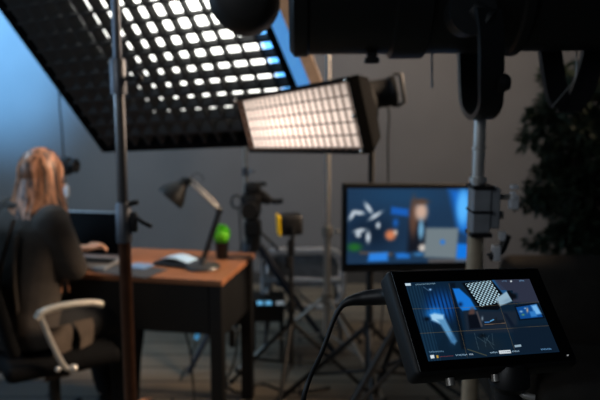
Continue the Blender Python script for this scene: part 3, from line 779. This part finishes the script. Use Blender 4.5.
# ------------------------------------------------------------------ big fixture with yoke and its stand (foreground, top)
FY = 1.42
def G(x, y, Z=FY): return at(x, y, Z)
fx = thing('studio_spotlight', G(480, 60), 'big black cylindrical studio lamp across the top held in a U-shaped yoke', 'lamp')
g0 = G(289, -17); g1 = G(640, -20); axx = (g1-g0).normalized(); Rf = .148
bodyp = [(.0, 0), (.135, 0), (.148, .01), (.148, .035), (.143, .04), (.143, .20), (.153, .205), (.153, .27), (.143, .275), (.143, .44), (.15, .445), (.15, .46), (.14, .47), (.14, .76), (0, .76)]
MB().lathe(g0, axx, bodyp, 40).build('barrel', mat('satin_black_paint', (13, 15, 16), .45, 0, .1), fx, True)
yk = mat('yoke_grey', (22, 25, 27), .45)
# yoke: two arms joined under the barrel, facing near side and far side
def strap(pts, w_, t_, wd):
    m = MB(); pts = smoothpath(pts, 6); vs = []
    for i, p in enumerate(pts):
        T = (pts[min(i+1, len(pts)-1)]-pts[max(i-1, 0)]).normalized(); N = T.cross(wd).normalized()
        for (a, b_) in ((-1, -1), (1, -1), (1, 1), (-1, 1)): vs.append(p+wd*w_/2*a+N*t_/2*b_)
    k = len(pts)
    m.add(vs, [(i*4+j, i*4+(j+1) % 4, (i+1)*4+(j+1) % 4, (i+1)*4+j) for i in range(k-1) for j in range(4)]+[(3, 2, 1, 0), tuple((k-1)*4+j for j in range(4))])
    return m
wd = V((.93, .36, 0)).normalized()
strap([G(488, 8, 1.24), G(491, 40, 1.26), G(491, 80, 1.29), G(490, 106, 1.33), G(482, 117, 1.41), G(475, 113, 1.50), G(470, 100, 1.56), G(468, 60, 1.60), G(467, 20, 1.62)], .052, .010, wd).build('yoke', yk, fx)
cy = G(472, 12, 1.26)
MB().cyl(cy+V((0, -.015, 0)), cy+V((0, .05, 0)), .042).build('pivot_disc', yk, fx, True)
MB().tube([G(472, 8, 1.25), G(489, 20, 1.245)], .018, 10, True, .5).build('pivot_plate', yk, fx, True)
MB().cyl(G(497, 82, 1.3), G(506, 83, 1.3), .017).lathe(G(503, 83, 1.3), V((1, 0, 0)), [(0, 0), (.018, 0), (.012, .012), (0, .012)]).build('lock_knob', black, fx, True)
MB().box(G(372, 52), (.02, .02, .02)).box(G(371.5, 60.5), (.030, .024, .012), None, .004).build('stud', black, fx)
# left focus knob housing
MB().lathe(G(245, -1, 1.62)-V((0, .09, 0)), V((0, 1, 0)), [(0, 0), (.052, 0), (.072, .015), (.08, .04), (.08, .15), (.06, .17), (0, .17)], 32).build('rear_knob', mat('brown_black_rubber', (24, 22, 20), .6), fx, True)
MB().tube([G(250, -20, 1.6), G(310, -40, 1.5)], .03).build('knob_shaft', black, fx, True)
# right side bracket
strap([G(548, 30, 1.5), G(551, 60, 1.5), G(557, 95, 1.5), G(563, 108, 1.5)], .045, .02, V((1, 0, 0))).build('side_bracket', black, fx)
strap([G(600, 20, 1.5), G(592, 60, 1.5), G(580, 95, 1.5), G(568, 112, 1.5)], .05, .02, V((1, 0, 0))).build('side_bracket', black, fx)
MB().tube(smoothpath([G(576, 40, 1.46), G(576, 75, 1.46), G(568, 88, 1.46), G(552, 107, 1.46)]), .0016, 6).build('safety_wire', steel, fx, True)
MB().tube([G(432, 48, 1.55), G(432, 88, 1.55)], .0022, 6).build('hanging_tie', mat('pale_blue_tie', (90, 110, 125), .6), fx, True)

sp_ = G(480, 118); 
fs2 = thing('light_stand', V((sp_.x, sp_.y, 0)), 'thick chrome stand with a grey clamp right behind the tablet-like monitor', 'light stand')
def SZ(y): return at_y(480, y, sp_.y).z
sx_, sy_ = sp_.x, sp_.y
MB().cyl((sx_, sy_, SZ(190)), (sx_, sy_, SZ(116)), .0125).lathe((sx_, sy_, SZ(150)), U, [(.0125, 0), (.0145, .002), (.0145, .006), (.0125, .008)]).lathe((sx_, sy_, SZ(183)), U, [(.0125, 0), (.018, .002), (.018, .012), (.0125, .014)]).build('upper_tube', chrome, fs2, True)
MB().cyl((sx_, sy_, .1), (sx_, sy_, SZ(230)), .0172).build('lower_tube', mat('warm_chrome', (215, 196, 168), .35, .6), fs2, True)
cl = MB(); cl.box((sx_+.005, sy_, SZ(209)), (.038, .05, SZ(187)-SZ(232)), None, .004).box((sx_+.032, sy_, SZ(207)), (.024, .04, SZ(187)-SZ(228)), None, .004)
clamp = cl.build('clamp', mat('clamp_grey', (165, 170, 176), .4, .5), fs2)
for zz, hh in ((210, .004), (233, .008), (186, .007)): MB().box((sx_+.005, sy_-.002, SZ(zz)), (.042, .056, hh)).build('clamp_band', black, clamp)
MB().cyl((sx_+.04, sy_, SZ(197)), (sx_+.075, sy_, SZ(197)), .006).build('clamp_bolt', steel, clamp, True)
MB().cyl((sx_+.04, sy_, SZ(215)), (sx_+.055, sy_, SZ(215)), .008).build('clamp_bolt', steel, clamp, True)
o = MB().cyl((sx_+.07, sy_, SZ(197)), (sx_+.078, sy_, SZ(197)), .012)
o.box((sx_+.076, sy_, SZ(202)), (.019, .02, .03), None, .004).box((sx_+.076, sy_, SZ(187)), (.016, .016, .009), None, .003).build('t_handle', mat('pale_clamp_metal', (225, 230, 236), .35, .3), clamp)
lv = MB(); lv.box((sx_+.055, sy_, SZ(236)), (.014, .016, .02), None, .003).box((sx_+.044, sy_, SZ(253)), (.016, .02, .032), None, .003)
lv.build('lower_bolt', mat('pale_clamp_metal', (225, 230, 236), .35, .3), clamp)
MB().tube([(sx_+.03, sy_, SZ(258)), (sx_+.055, sy_, SZ(250)), (sx_+.066, sy_, SZ(235))], .009).build('ratchet_lever', black, clamp, True)
for k in range(3):
    a = .9+k*2*PI/3; d = V((math.cos(a), math.sin(a), 0))
    MB().tube([V((sx_, sy_, .35))+d*.02, V((sx_, sy_, .012))+d*.45], .012).build('leg', chrome, fs2, True)

# ------------------------------------------------------------------ artificial tree on the right
TYp = 3.5
tp = at_y(572, 300, TYp)
tree = thing('artificial_tree', V((tp.x, TYp, 0)), 'dark leafy artificial tree in a pot at the right edge', 'tree')
MB().lathe((tp.x, TYp, 0), U, [(0, 0), (.15, 0), (.19, .32), (.2, .33), (.17, .33), (.16, .28), (0, .28)]).build('pot', mat('dark_pot', (48, 44, 40), .6), tree, True)
trunk = MB().tube(smoothpath([(tp.x, TYp, .25), (tp.x+.02, TYp, .7), (tp.x-.02, TYp, 1.2), (tp.x, TYp, 1.62)]), .018)
rt = random.Random(5); lf = MB()
clusters = []
for i in range(190):
    z = rt.uniform(.74, 1.66); rad = .30 if z > .9 else .22
    a = rt.uniform(0, 2*PI); rr = rad*math.sqrt(rt.random())*(1.0 if z < 1.5 else .95)
    clusters.append(V((tp.x+.04+rr*math.cos(a), TYp+rr*math.sin(a)*.8, z)))
clusters += [at_y(537, 112, TYp), at_y(543, 120, TYp), at_y(533, 120, TYp), at_y(548, 130, TYp), at_y(540, 170, TYp), at_y(538, 185, TYp), at_y(536, 200, TYp), at_y(534, 240, TYp)]
for i, c_ in enumerate(clusters):
    trunk.tube([V((tp.x, TYp, max(.5, c_.z-.15))), c_], [.005, .002], 5)
    for k in range(50):
        d = V((rt.gauss(0, 1), rt.gauss(0, 1), rt.gauss(0, .8))).normalized(); b0 = c_+d*rt.uniform(.0, .035)
        L = rt.uniform(.035, .065); sd = d.cross(V((rt.random()-.5, rt.random()-.5, rt.random()-.5))).normalized()*L*.2
        lf.add([b0, b0+d*L*.5+sd, b0+d*L+V((0, 0, -.006)), b0+d*L*.5-sd], [(0, 1, 2, 3)])
trunk.build('trunk', mat('dark_bark', (46, 36, 28), .8), tree, True)
lf.build('foliage', mat('dark_green_leaf', (44, 58, 40), .6, 0, .35, 12), tree)

# dim armchair below the tree
ac = at_y(560, 320, 2.75)
a_ = thing('armchair', V((ac.x, 2.75, 0)), 'dim brown upholstered armchair in the shadow right of the tablet-like monitor', 'armchair')
uph = mat('brown_upholstery', (56, 50, 43), .85, 0, .2, 14, .1)
zt = at_y(560, 268, 2.75).z
MB().box((ac.x+.08, 2.95, (zt+.42)/2), (.56, .12, zt-.40), Matrix.Rotation(.12, 3, 'X'), .05).build('backrest', uph, a_, True)
MB().box((ac.x+.08, 2.68, .40), (.56, .52, .16), None, .05).build('seat', uph, a_, True)
for s in (-1, 1): MB().box((ac.x+.08+s*.31, 2.70, .46), (.09, .56, .40), None, .035).build('armrest', uph, a_, True)
for s in (-1, 1):
    for t in (2.5, 2.9): MB().cyl((ac.x+.08+s*.25, t, 0), (ac.x+.08+s*.25, t, .33), .018, .024).build('leg', blackmat, a_, True)

# ------------------------------------------------------------------ cables and floor things
def cable(name, pts, r, label, m=cable_m):
    return tag(MB().tube(smoothpath(pts), r, 8).build(name, m, None, True), label, 'cable')
cable('floor_cable', [at_h(238, 330, .45), at_h(236, 352, .25), at_h(232, 368, .1), at_h(226, 384, .012), at_h(240, 392, .008), at_h(262, 384, .008), at_h(290, 392, .008), at_h(330, 388, .008)], .006, 'black cable dropping beneath the desk corner and running across the floor')
cable('floor_cable', [dp(.30, .3, .45), dp(.27, .32, .3), dp(.25, .30, .12), dp(.22, .26, .01), dp(.10, .25, .008), dp(-.1, .2, .008)], .005, 'thin black cable hanging beneath the desk by its front leg')
ad_ = at_y(232, 338, 3.3)
tag(MB().box(ad_, (.03, .025, .09), None, .006).cyl(ad_+V((0, 0, .04)), V((ad_.x, ad_.y, .722)), .003).build('power_adapter', black), 'small black power adapter hanging beneath the right end of the desk', 'adapter')
bl_ = at_y(197, 336, 3.05)
tag(MB().box(bl_, (.022, .012, .035), Matrix.Rotation(.3, 3, 'Y'), .006).cyl(bl_+V((0, 0, .015)), V((bl_.x, bl_.y, .722)), .002).build('glowing_plug', mat('blue_plug', (90, 170, 220), .3, emit=(80, 165, 220), estr=.45)), 'small glowing blue plug hanging under the desk front', 'plug')

# ------------------------------------------------------------------ tablet-like field monitor in focus
def disp_paint(X, Y):
    x = (X-400)*3.75; y = (Y-270)*3.75
    P_ = Pic(x, y, (12, 32, 50))
    # drapes left
    P_.poly([(15, 48), (200, 44), (230, 140), (110, 345), (80, 345)], (12, 34, 54), 1, 8)
    P_.blob(155, 140, 62, 55, (16, 82, 165), .95, 0, 3)
    st = (np.sin((x-y*.28)*.42)*.5+.5)
    m_ = np.exp(-((x-150)/75.)**4-((y-140)/75.)**4); P_.mix(st**2*.85*m_, (6, 24, 55))
    m_ = ((x-y*.28) < 60)*(y > 60)*1.0; P_.mix((np.sin((x-y*.28)*.55)*.5+.5)*.6*m_, (30, 62, 86))
    P_.blob(130, 168, 34, 24, (30, 125, 215), .9, 0, 3)
    P_.poly([(112, 172), (128, 166), (163, 172), (168, 198), (150, 206), (118, 192)], (165, 212, 245), 1, 5)
    P_.poly([(140, 190), (170, 188), (214, 270), (206, 282), (194, 275)], (92, 150, 195), 1, 5); P_.blob(200, 262, 14, 22, (40, 90, 140), .5)
    P_.blob(100, 188, 12, 8, (4, 8, 16), .9); P_.blob(111, 76, 5, 4, (150, 200, 250), .95); P_.line(85, 66, 104, 80, 2, (60, 90, 120), .7)
    # frame and blue wall
    P_.poly([(185, 50), (205, 50), (250, 300), (232, 300)], (6, 14, 24), .8, 4)
    P_.poly([(197, 72), (222, 72), (264, 110), (288, 152), (236, 158), (220, 140)], (24, 118, 215), 1, 3)
    P_.blob(227, 133, 9, 9, (8, 35, 75), .9)
    # dark desk area
    P_.poly([(240, 158), (440, 158), (440, 236), (250, 240)], (28, 38, 52), .9, 6)
    P_.blob(270, 165, 12, 22, (88, 64, 58), .9, .2, 4); P_.poly([(255, 172), (292, 170), (305, 222), (262, 225)], (9, 14, 24), 1, 4)
    P_.poly([(285, 160), (292, 158), (312, 215), (305, 218)], (78, 74, 78), .8, 2)
    P_.poly([(312, 198), (390, 190), (396, 206), (322, 214)], (22, 28, 38), 1, 2); P_.line(318, 209, 395, 203, 1.2, (120, 100, 84), .8); P_.line(340, 196, 352, 190, 2, (95, 170, 225), .9); P_.line(320, 200, 335, 199, 2.5, (60, 120, 185), .9)
    P_.blob(362, 190, 3, 8, (20, 25, 30), .9); P_.blob(310, 186, 4, 8, (180, 200, 215), .6)
    P_.poly([(388, 165), (402, 168), (432, 215), (418, 218)], (14, 24, 40), 1, 3)
    # big softbox
    P_.poly([(232, 52), (346, 38), (398, 112), (370, 154), (302, 152)], (5, 9, 15), 1, 2)
    P_.poly([(343, 39), (360, 39), (412, 92), (398, 104)], (30, 84, 135), 1, 2)
    P_.poly([(244, 54), (342, 41), (385, 104), (352, 138), (298, 132)], (10, 18, 26), 1, 2)
    u = (x-.0*y)-(y-45)*.62; v = y+.12*x
    dots = np.clip(np.sin(u*2*PI/15)*np.sin(v*2*PI/13)*3.0+.1, 0, 1)
    u2 = ((x-244)-(y-54)*.68); inside = (u2 > 0)*(u2 < 104)*(y > 42)*(y < 136-.25*(x-330))*(y > 54-.13*(x-244))
    P_.mix(dots*inside, (185, 222, 238))
    # small softbox
    P_.poly([(360, 112), (402, 84), (424, 120), (376, 140)], (150, 182, 202), 1, 3); P_.blob(405, 118, 22, 8, (110, 140, 165), .5, -.4)
    P_.poly([(402, 84), (412, 80), (436, 116), (424, 122)], (8, 12, 18), 1, 2); P_.blob(428, 102, 13, 9, (8, 12, 18), 1, .6, 4)
    P_.line(432, 112, 440, 150, 1.2, (10, 14, 20), .9)
    # grey wall right
    m_ = (np.clip((x-350-(y-40)*.62)/10, 0, 1))*np.clip((132-y+.0*x)/10, 0, 1)*np.clip((500+(y-40)*.4-x)/5, 0, 1)
    m_ = m_*(1-np.exp(-((x-428)/16.)**4-((y-102)/12.)**4))*(1-1.0*((x < 425+0*y)*(y > 80+0*x)))
    P_.mix(m_*.85, (52, 54, 72))
    # monitor in the picture
    P_.poly([(430, 140), (516, 126), (542, 184), (448, 193)], (6, 12, 22), 1, 2)
    P_.poly([(436, 144), (512, 132), (535, 180), (452, 188)], (14, 74, 145), 1, 2)
    P_.poly([(492, 138), (512, 134), (530, 168), (508, 172)], (120, 185, 240), 1, 4)
    P_.poly([(485, 160), (505, 158), (514, 178), (492, 180)], (50, 125, 200), 1, 3)
    P_.blob(478, 155, 4, 9, (200, 170, 140), .9); P_.blob(455, 160, 6, 4, (150, 190, 220), .9); P_.blob(462, 172, 6, 4, (120, 170, 90), .7); P_.blob(470, 148, 4, 3, (170, 200, 230), .8)
    # floor clutter
    P_.blob(330, 285, 60, 30, (24, 36, 46), .8)
    for k in range(7): P_.line(280+k*11, 240+(k*37) % 22, 296+(k*29) % 60, 300-(k*23) % 30, 1.2, (58, 78, 90), .6)
    P_.blob(310, 250, 14, 8, (4, 8, 12), .8); P_.line(255, 300, 325, 322, 1.6, (120, 110, 70), .5)
    P_.poly([(420, 210), (560, 206), (590, 308), (430, 316)], (14, 28, 44), .8, 6)
    # thirds lines
    for (a, b_, c_, d_) in ((42, 150, 232, 146), (232, 146, 545, 122), (76, 242, 250, 232), (250, 232, 565, 212), (182, 52, 254, 330), (345, 42, 432, 312)):
        P_.line(a, b_, c_, d_, .7, (125, 105, 70), .55)
    # status marks
    wht = (200, 222, 235)
    P_.poly([(12, 52), (34, 51), (36, 60), (14, 61)], wht, 1, .6)
    for (x0, y0, n_, st_, cc, h_) in ((54, 57, 14, 5.6, (140, 175, 195), 1.6), (112, 311, 10, 5.6, (110, 150, 180), 1.8), (212, 322, 8, 5.5, (150, 185, 210), 2), (262, 319, 3, 5, (180, 200, 215), 2.2), (340, 312, 5, 5.4, (150, 180, 200), 2.2), (420, 307, 5, 5.6, (150, 180, 200), 2.2), (526, 299, 7, 5.6, (110, 165, 215), 2), (385, 46, 4, 5, (95, 130, 165), 1.6), (450, 45, 4, 5, (110, 150, 190), 1.8)):
        for k in range(n_):
            P_.line(x0+k*st_, y0-1.5-(k % 3)*.5-k*.3, x0+k*st_+2.4, y0+1.5-((k*2) % 3)*.5-k*.3, h_*.65, cc, .85)
    P_.poly([(370, 304), (413, 301), (416, 313), (373, 316)], (215, 225, 230), 1, .8)
    for k in range(5): P_.line(378+k*7, 309-k*.4, 382+k*7, 309-k*.4, 1.2, (60, 75, 90), .8)
    P_.poly([(428, 284), (452, 281), (454, 289), (430, 292)], (150, 175, 190), 1, .8)
    P_.poly([(114, 323), (129, 321), (131, 333), (118, 335)], (220, 232, 238), 1, 1.2); P_.poly([(137, 323), (145, 322), (147, 332), (140, 333)], (190, 150, 60), 1, 1)
    P_.line(152, 328, 200, 324, 1.3, (150, 60, 60), .7); P_.blob(419, 46, 4, 3.5, (225, 235, 240), .95, 0, 4)
    return P_.c
dc = cw((.18985, .12311, .73109)) + CAM
dr = cw((.94443, .01220, .3285)).normalized(); dd_ = cw((.18229, .81214, -.55425)).normalized(); dn = dr.cross(dd_).normalized()
if dn.dot(CAM-dc) < 0: dn = -dn
dd_ = (dd_-dr*dd_.dot(dr)).normalized()
SW, SH = .155, .0872
Md = frame(dr, -dn, -dd_)
fm_ = thing('field_monitor', dc+dd_*.09, 'sharp black tablet-like monitor in front showing the blue studio set', 'monitor')
MB().box(dc-dn*.013-dd_*.002+dr*.003, (.192, .026, .118), Md, .006).build('housing', mat('satin_black_shell', (7, 7, 8), .6, 0, .1, 200), fm_, True)
gl = MB().box(dc+dn*.0002-dd_*.002+dr*.003, (.184, .0012, .110), Md, .0004).build('front_glass', mat('glossy_black_bezel', (5, 5, 6), .25), fm_)
screen_mesh('screen', dc-dr*SW/2-dd_*SH/2, dc+dr*SW/2-dd_*SH/2, dc+dr*SW/2+dd_*SH/2, dc-dr*SW/2+dd_*SH/2, 330, 190, disp_paint, .92, fm_, dn, .0012, [(403, 283), (530, 280), (558, 352), (429, 362)])
MB().cyl(dc+dr*.0855+dd_*.048+dn*.001, dc+dr*.0855+dd_*.048+dn*.0022, .0008, n=10).build('power_light', mat('white_dot', (200, 200, 200), .3, emit=(200, 200, 200), estr=.3), fm_)
bt = dc+dd_*.057-dn*.012
for a, r_ in ((-.052, .0045), (.0, .004)): MB().cyl(bt+dr*a, bt+dr*a+dd_*.007-dn*.002, r_).build('socket', steel, fm_, True)
hp = dc+dd_*.055+dr*.02-dn*.014
mt = MB(); mt.lathe(hp, V((0, 0, -1)), [(0, -.01), (.014, -.01), (.02, 0), (.021, .012), (.014, .02), (.014, .03), (0, .03)]); mt.build('ball_mount', black, fm_, True)
MB().tube([hp+V((.0, 0, -.014)), hp+V((.012, -.012, -.02)), hp+V((.022, -.014, -.022))], .0035).build('mount_lever', chrome, fm_, True)
pt_ = hp+V((0, 0, -.03))
ps = thing('monitor_stand', V((pt_.x, pt_.y, 0)), 'black support post directly under the tablet-like monitor', 'stand')
MB().cyl((pt_.x, pt_.y, .02), (pt_.x, pt_.y, pt_.z), .012).build('tube', black, ps, True)
MB().lathe((pt_.x, pt_.y, 0), U, [(0, 0), (.16, 0), (.16, .012), (.03, .022), (0, .022)]).build('base_plate', blackmat, ps, True)
# connector, cables on the left side of the field monitor
wedge = [at(398, 295, .74), at(388, 296, .76), at(366, 298, .77), at(350, 301, .77), at(341, 307, .77), at(333, 322, .77), at(322, 352, .77), at(310, 378, .78), at(303, 402, .78), at(300, 440, .8)]
MB_ = MB().tube(smoothpath(wedge), interp([.009, .0095, .0085, .0055, .003, .0026, .0025, .0026, .003, .003], 8), 10)
tag(MB_.build('video_cable', cable_m, None, True), 'black cable with a thick plug curving down from the left side of the tablet-like monitor', 'cable')
st = [at(392, 306, .75), at(399, 325, .75), at(404, 348, .75), at(410, 366, .76), at(418, 382, .77)]
tag(MB().tube(smoothpath(st), .0024, 8).build('thin_cable', mat('grey_cable', (52, 56, 58), .4), None, True), 'thin grey cable running down the left edge of the tablet-like monitor', 'cable')
bpy.context.view_layer.update()
